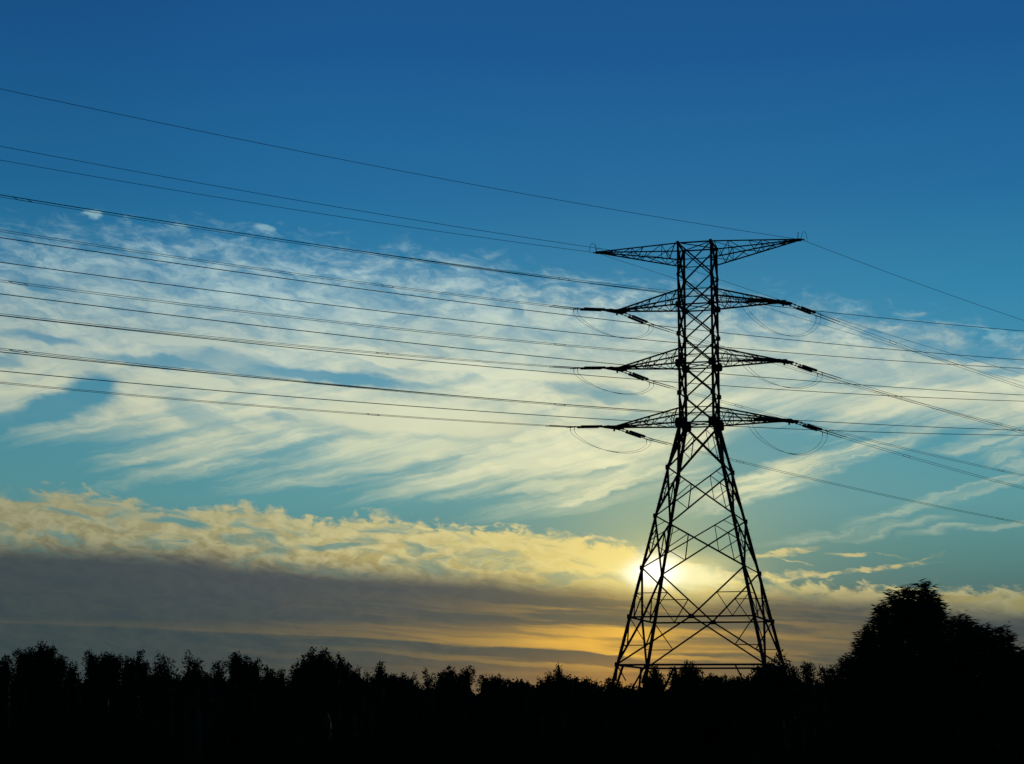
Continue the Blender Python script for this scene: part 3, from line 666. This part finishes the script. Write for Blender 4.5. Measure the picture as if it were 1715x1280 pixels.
TREES = [
 ('dark bush at the very left edge of the photo, behind the first big tree', 96, [(-8, 1098, 26), (10, 1091, 24)]),
 ('broad dark tree with five ragged tops, first big tree from the left edge', 88, [(30, 1081, 22), (50, 1077, 16), (69, 1067, 17), (89, 1073, 18), (106, 1089, 26)]),
 ('low round bush in the gap right of the first big tree', 92, [(122, 1102, 20)]),
 ('dark tree with a leaning left shoot, right of the leftmost narrow sky gap', 90, [(149, 1081, 14), (162, 1092, 18), (175, 1087, 18), (187, 1086, 12), (198, 1090, 12)]),
 ('flat-topped dark tree with one taller shoot on its right', 91, [(213, 1092, 22), (225, 1096, 14), (236, 1083, 13), (246, 1100, 14)]),
 ('rounded dark tree left of the sparse feathery shrub', 88, [(268, 1086, 22), (285, 1094, 24)]),
 ('sparse feathery shrub with see-through top on the left', 84, [(318, 1084, 18), (330, 1096, 34)]),
 ('small two-pointed bush right of the sparse feathery shrub', 93, [(361, 1102, 11), (374, 1097, 13)]),
 ('dark tree with a tall square left shoot, left of the dip before the dome-shaped tree', 95, [(388, 1092, 12), (396, 1085, 14), (413, 1091, 18), (433, 1097, 15)]),
 ('low sloping bush in the valley left of the rounded dome tree', 93, [(448, 1110, 16), (472, 1114, 18)]),
 ('tall dome-shaped dark tree with loose leaves at its top, left half of the photo', 70, [(492, 1106, 22), (508, 1092, 24), (524, 1079, 24), (545, 1077, 18), (556, 1092, 30)]),
 ('dark tree with bent-over top leaning right beside the dome-shaped tree', 82, [(568, 1089, 20), (584, 1103, 15), (600, 1112, 15)]),
 ('tiny thin sapling left of the pointed fir-like tree', 99, [(616, 1119, 9)]),
 ('narrow pointed fir-like tree standing alone, left of centre', 96, [(637, 1101, 14)]),
 ('low even bush right of the pointed fir-like tree', 98, [(655, 1122, 12), (675, 1122, 22), (692, 1122, 16)]),
 ('small upright sapling poking from the low even bushes', 99, [(712, 1112, 10), (724, 1122, 16)]),
 ('dark tree with two humps just left of the photo centre', 97, [(738, 1118, 18), (752, 1109, 20), (775, 1115, 16), (788, 1110, 14)]),
 ('low spiky bush near the photo centre, right of the two-humped tree', 100, [(808, 1125, 18), (824, 1126, 12), (836, 1123, 14), (852, 1130, 12)]),
 ('lowest flat scrub at the dip of the skyline', 104, [(868, 1138, 20), (885, 1136, 16)]),
 ('dark bush with a faint feathery shoot on top, left of the pylon', 90, [(904, 1130, 12), (920, 1121, 18), (935, 1108, 14), (950, 1122, 16)]),
 ('row of low pointed bushes between the feathery bush and the pylon', 102, [(964, 1129, 12), (985, 1129, 14), (1000, 1134, 14)]),
 ('rounded bush in front of the pylon’s leftmost foot', 96, [(1020, 1128, 20), (1036, 1134, 20)]),
 ('small round-topped bush in front of the pylon’s second leg', 98, [(1080, 1124, 18), (1095, 1107, 15), (1108, 1122, 16)]),
 ('dark bush with three upright shoots under the middle of the pylon', 94, [(1128, 1110, 18), (1151, 1100, 13), (1160, 1103, 10), (1170, 1112, 12)]),
 ('low scrub under the right half of the pylon base frame', 99, [(1190, 1124, 30), (1215, 1124, 26), (1240, 1124, 20)]),
 ('bush with wispy horizontal twigs in front of the pylon’s right feet', 66, [(1268, 1106, 26), (1288, 1098, 30), (1306, 1084, 18), (1318, 1100, 26)]),
 ('dark rounded bush just right of the pylon’s last foot', 88, [(1330, 1111, 22)]),
 ('small crooked sapling with open leafy tops right of the pylon', 90, [(1345, 1100, 11), (1357, 1101, 12)]),
 ('low dark hedge bush between the crooked sapling and the tall right tree', 92, [(1372, 1107, 16), (1385, 1108, 14), (1397, 1104, 14), (1409, 1099, 14)]),
]
for lab, dist, tips in TREES:
    sm = max(t[1] for t in tips) 
    tree(lab, tips, dist, kind='tree' if ('tree' in lab.split(',')[0].split(' of ')[0] and 'bush' not in lab.split(' ')[:4]) else 'bush', dense=0.5 if 'sparse' in lab or 'sapling' in lab else 1.0, solid='sparse' not in lab and 'sapling' not in lab and 'wispy' not in lab)
GR = 'taller blurred trees at the right edge'
near_kw = dict(leaf=(0.26, 0.035), droop=0.05, flat=0.4, per=5, sprig=0.28, group=GR, wind=0.8, ck=0.75)
tree('tall dark willow-like tree with ragged peak, tallest of the right-hand clump', [(1458, 1040, 36), (1476, 1006, 36), (1497, 984, 34), (1520, 974, 32), (1548, 968, 34), (1562, 985, 34), (1570, 1012, 30), (1582, 1052, 24)], 56, dense=1.25, **near_kw)
tree('leafy shoulder tree on the left flank of the tallest right-hand tree', [(1422, 1092, 30), (1440, 1074, 28), (1450, 1050, 24)], 60, dense=1.3, **near_kw)
tree('second-tallest dark tree, rounded, just right of the tallest one', [(1588, 1032, 24), (1604, 1021, 26), (1618, 1022, 24), (1626, 1040, 18)], 60, dense=1.3, **near_kw)
tree('dark tree with narrow twin tips between the rounded tree and the open-crowned one', [(1640, 1042, 18), (1652, 1040, 20)], 62, dense=1.2, **near_kw)
tree('open-crowned small tree with leaning sprays near the right edge', [(1672, 1046, 18), (1686, 1043, 16), (1680, 1066, 24)], 58, dense=0.8, **near_kw)
tree('low dark bush cut by the right edge of the photo', [(1700, 1080, 22), (1716, 1071, 26), (1738, 1068, 30)], 58, dense=1.2, kind='bush', **near_kw)

# undergrowth that closes the foot of the tree line
n_ = 100000
def hgt(x): return 6.15 + 0.22*np.sin(x*0.55) + 0.18*np.sin(x*1.7+1) + 0.16*np.sin(x*3.9) - 0.35/(1+np.exp(-(x+6)*1.2)) + 0.3/(1+np.exp(-(x-9)*1.5))
X_ = nr.uniform(-60, 60, n_); Y_ = nr.uniform(108, 122, n_)
k_ = nr.uniform(0.0, 1, n_)**0.35
cen, ax_ = sprigs(np.stack([X_, Y_, (hgt(X_)-0.25)*k_], 1), 3, 0.22, 0.05)
core = []
xs_ = np.arange(-60, 60.1, 0.5)
for a_, b_ in zip(xs_[:-1], xs_[1:]):
    ha, hb = hgt(a_)-0.45, hgt(b_)-0.45
    core += [(a_, 110, 0), (b_, 110, 0), (b_, 114, hb), (a_, 114, ha), (a_, 114, ha), (b_, 114, hb), (b_, 120, 0), (a_, 120, 0)]
tag(leaf_mesh('undergrowth', cen, ax_, 0.20, 0.12, core=core), 'black tangled scrub filling the foot of the skyline', None, None, 'stuff')
n_ = 26000
X_ = nr.uniform(-170, 170, n_); Y_ = nr.uniform(330, 372, n_)
H_ = 8.0 + 0.9*np.sin(X_*0.21) + 0.7*np.sin(X_*0.63+1) + 0.4*np.sin(X_*1.9)
cen, ax_ = sprigs(np.stack([X_, Y_, H_*nr.uniform(0.02, 1, n_)**0.6], 1), 2, 0.5, 0.2)
tag(leaf_mesh('distant_wood', cen, ax_, 0.85, 0.6), 'low dark wood far behind the bushes', None, None, 'stuff')
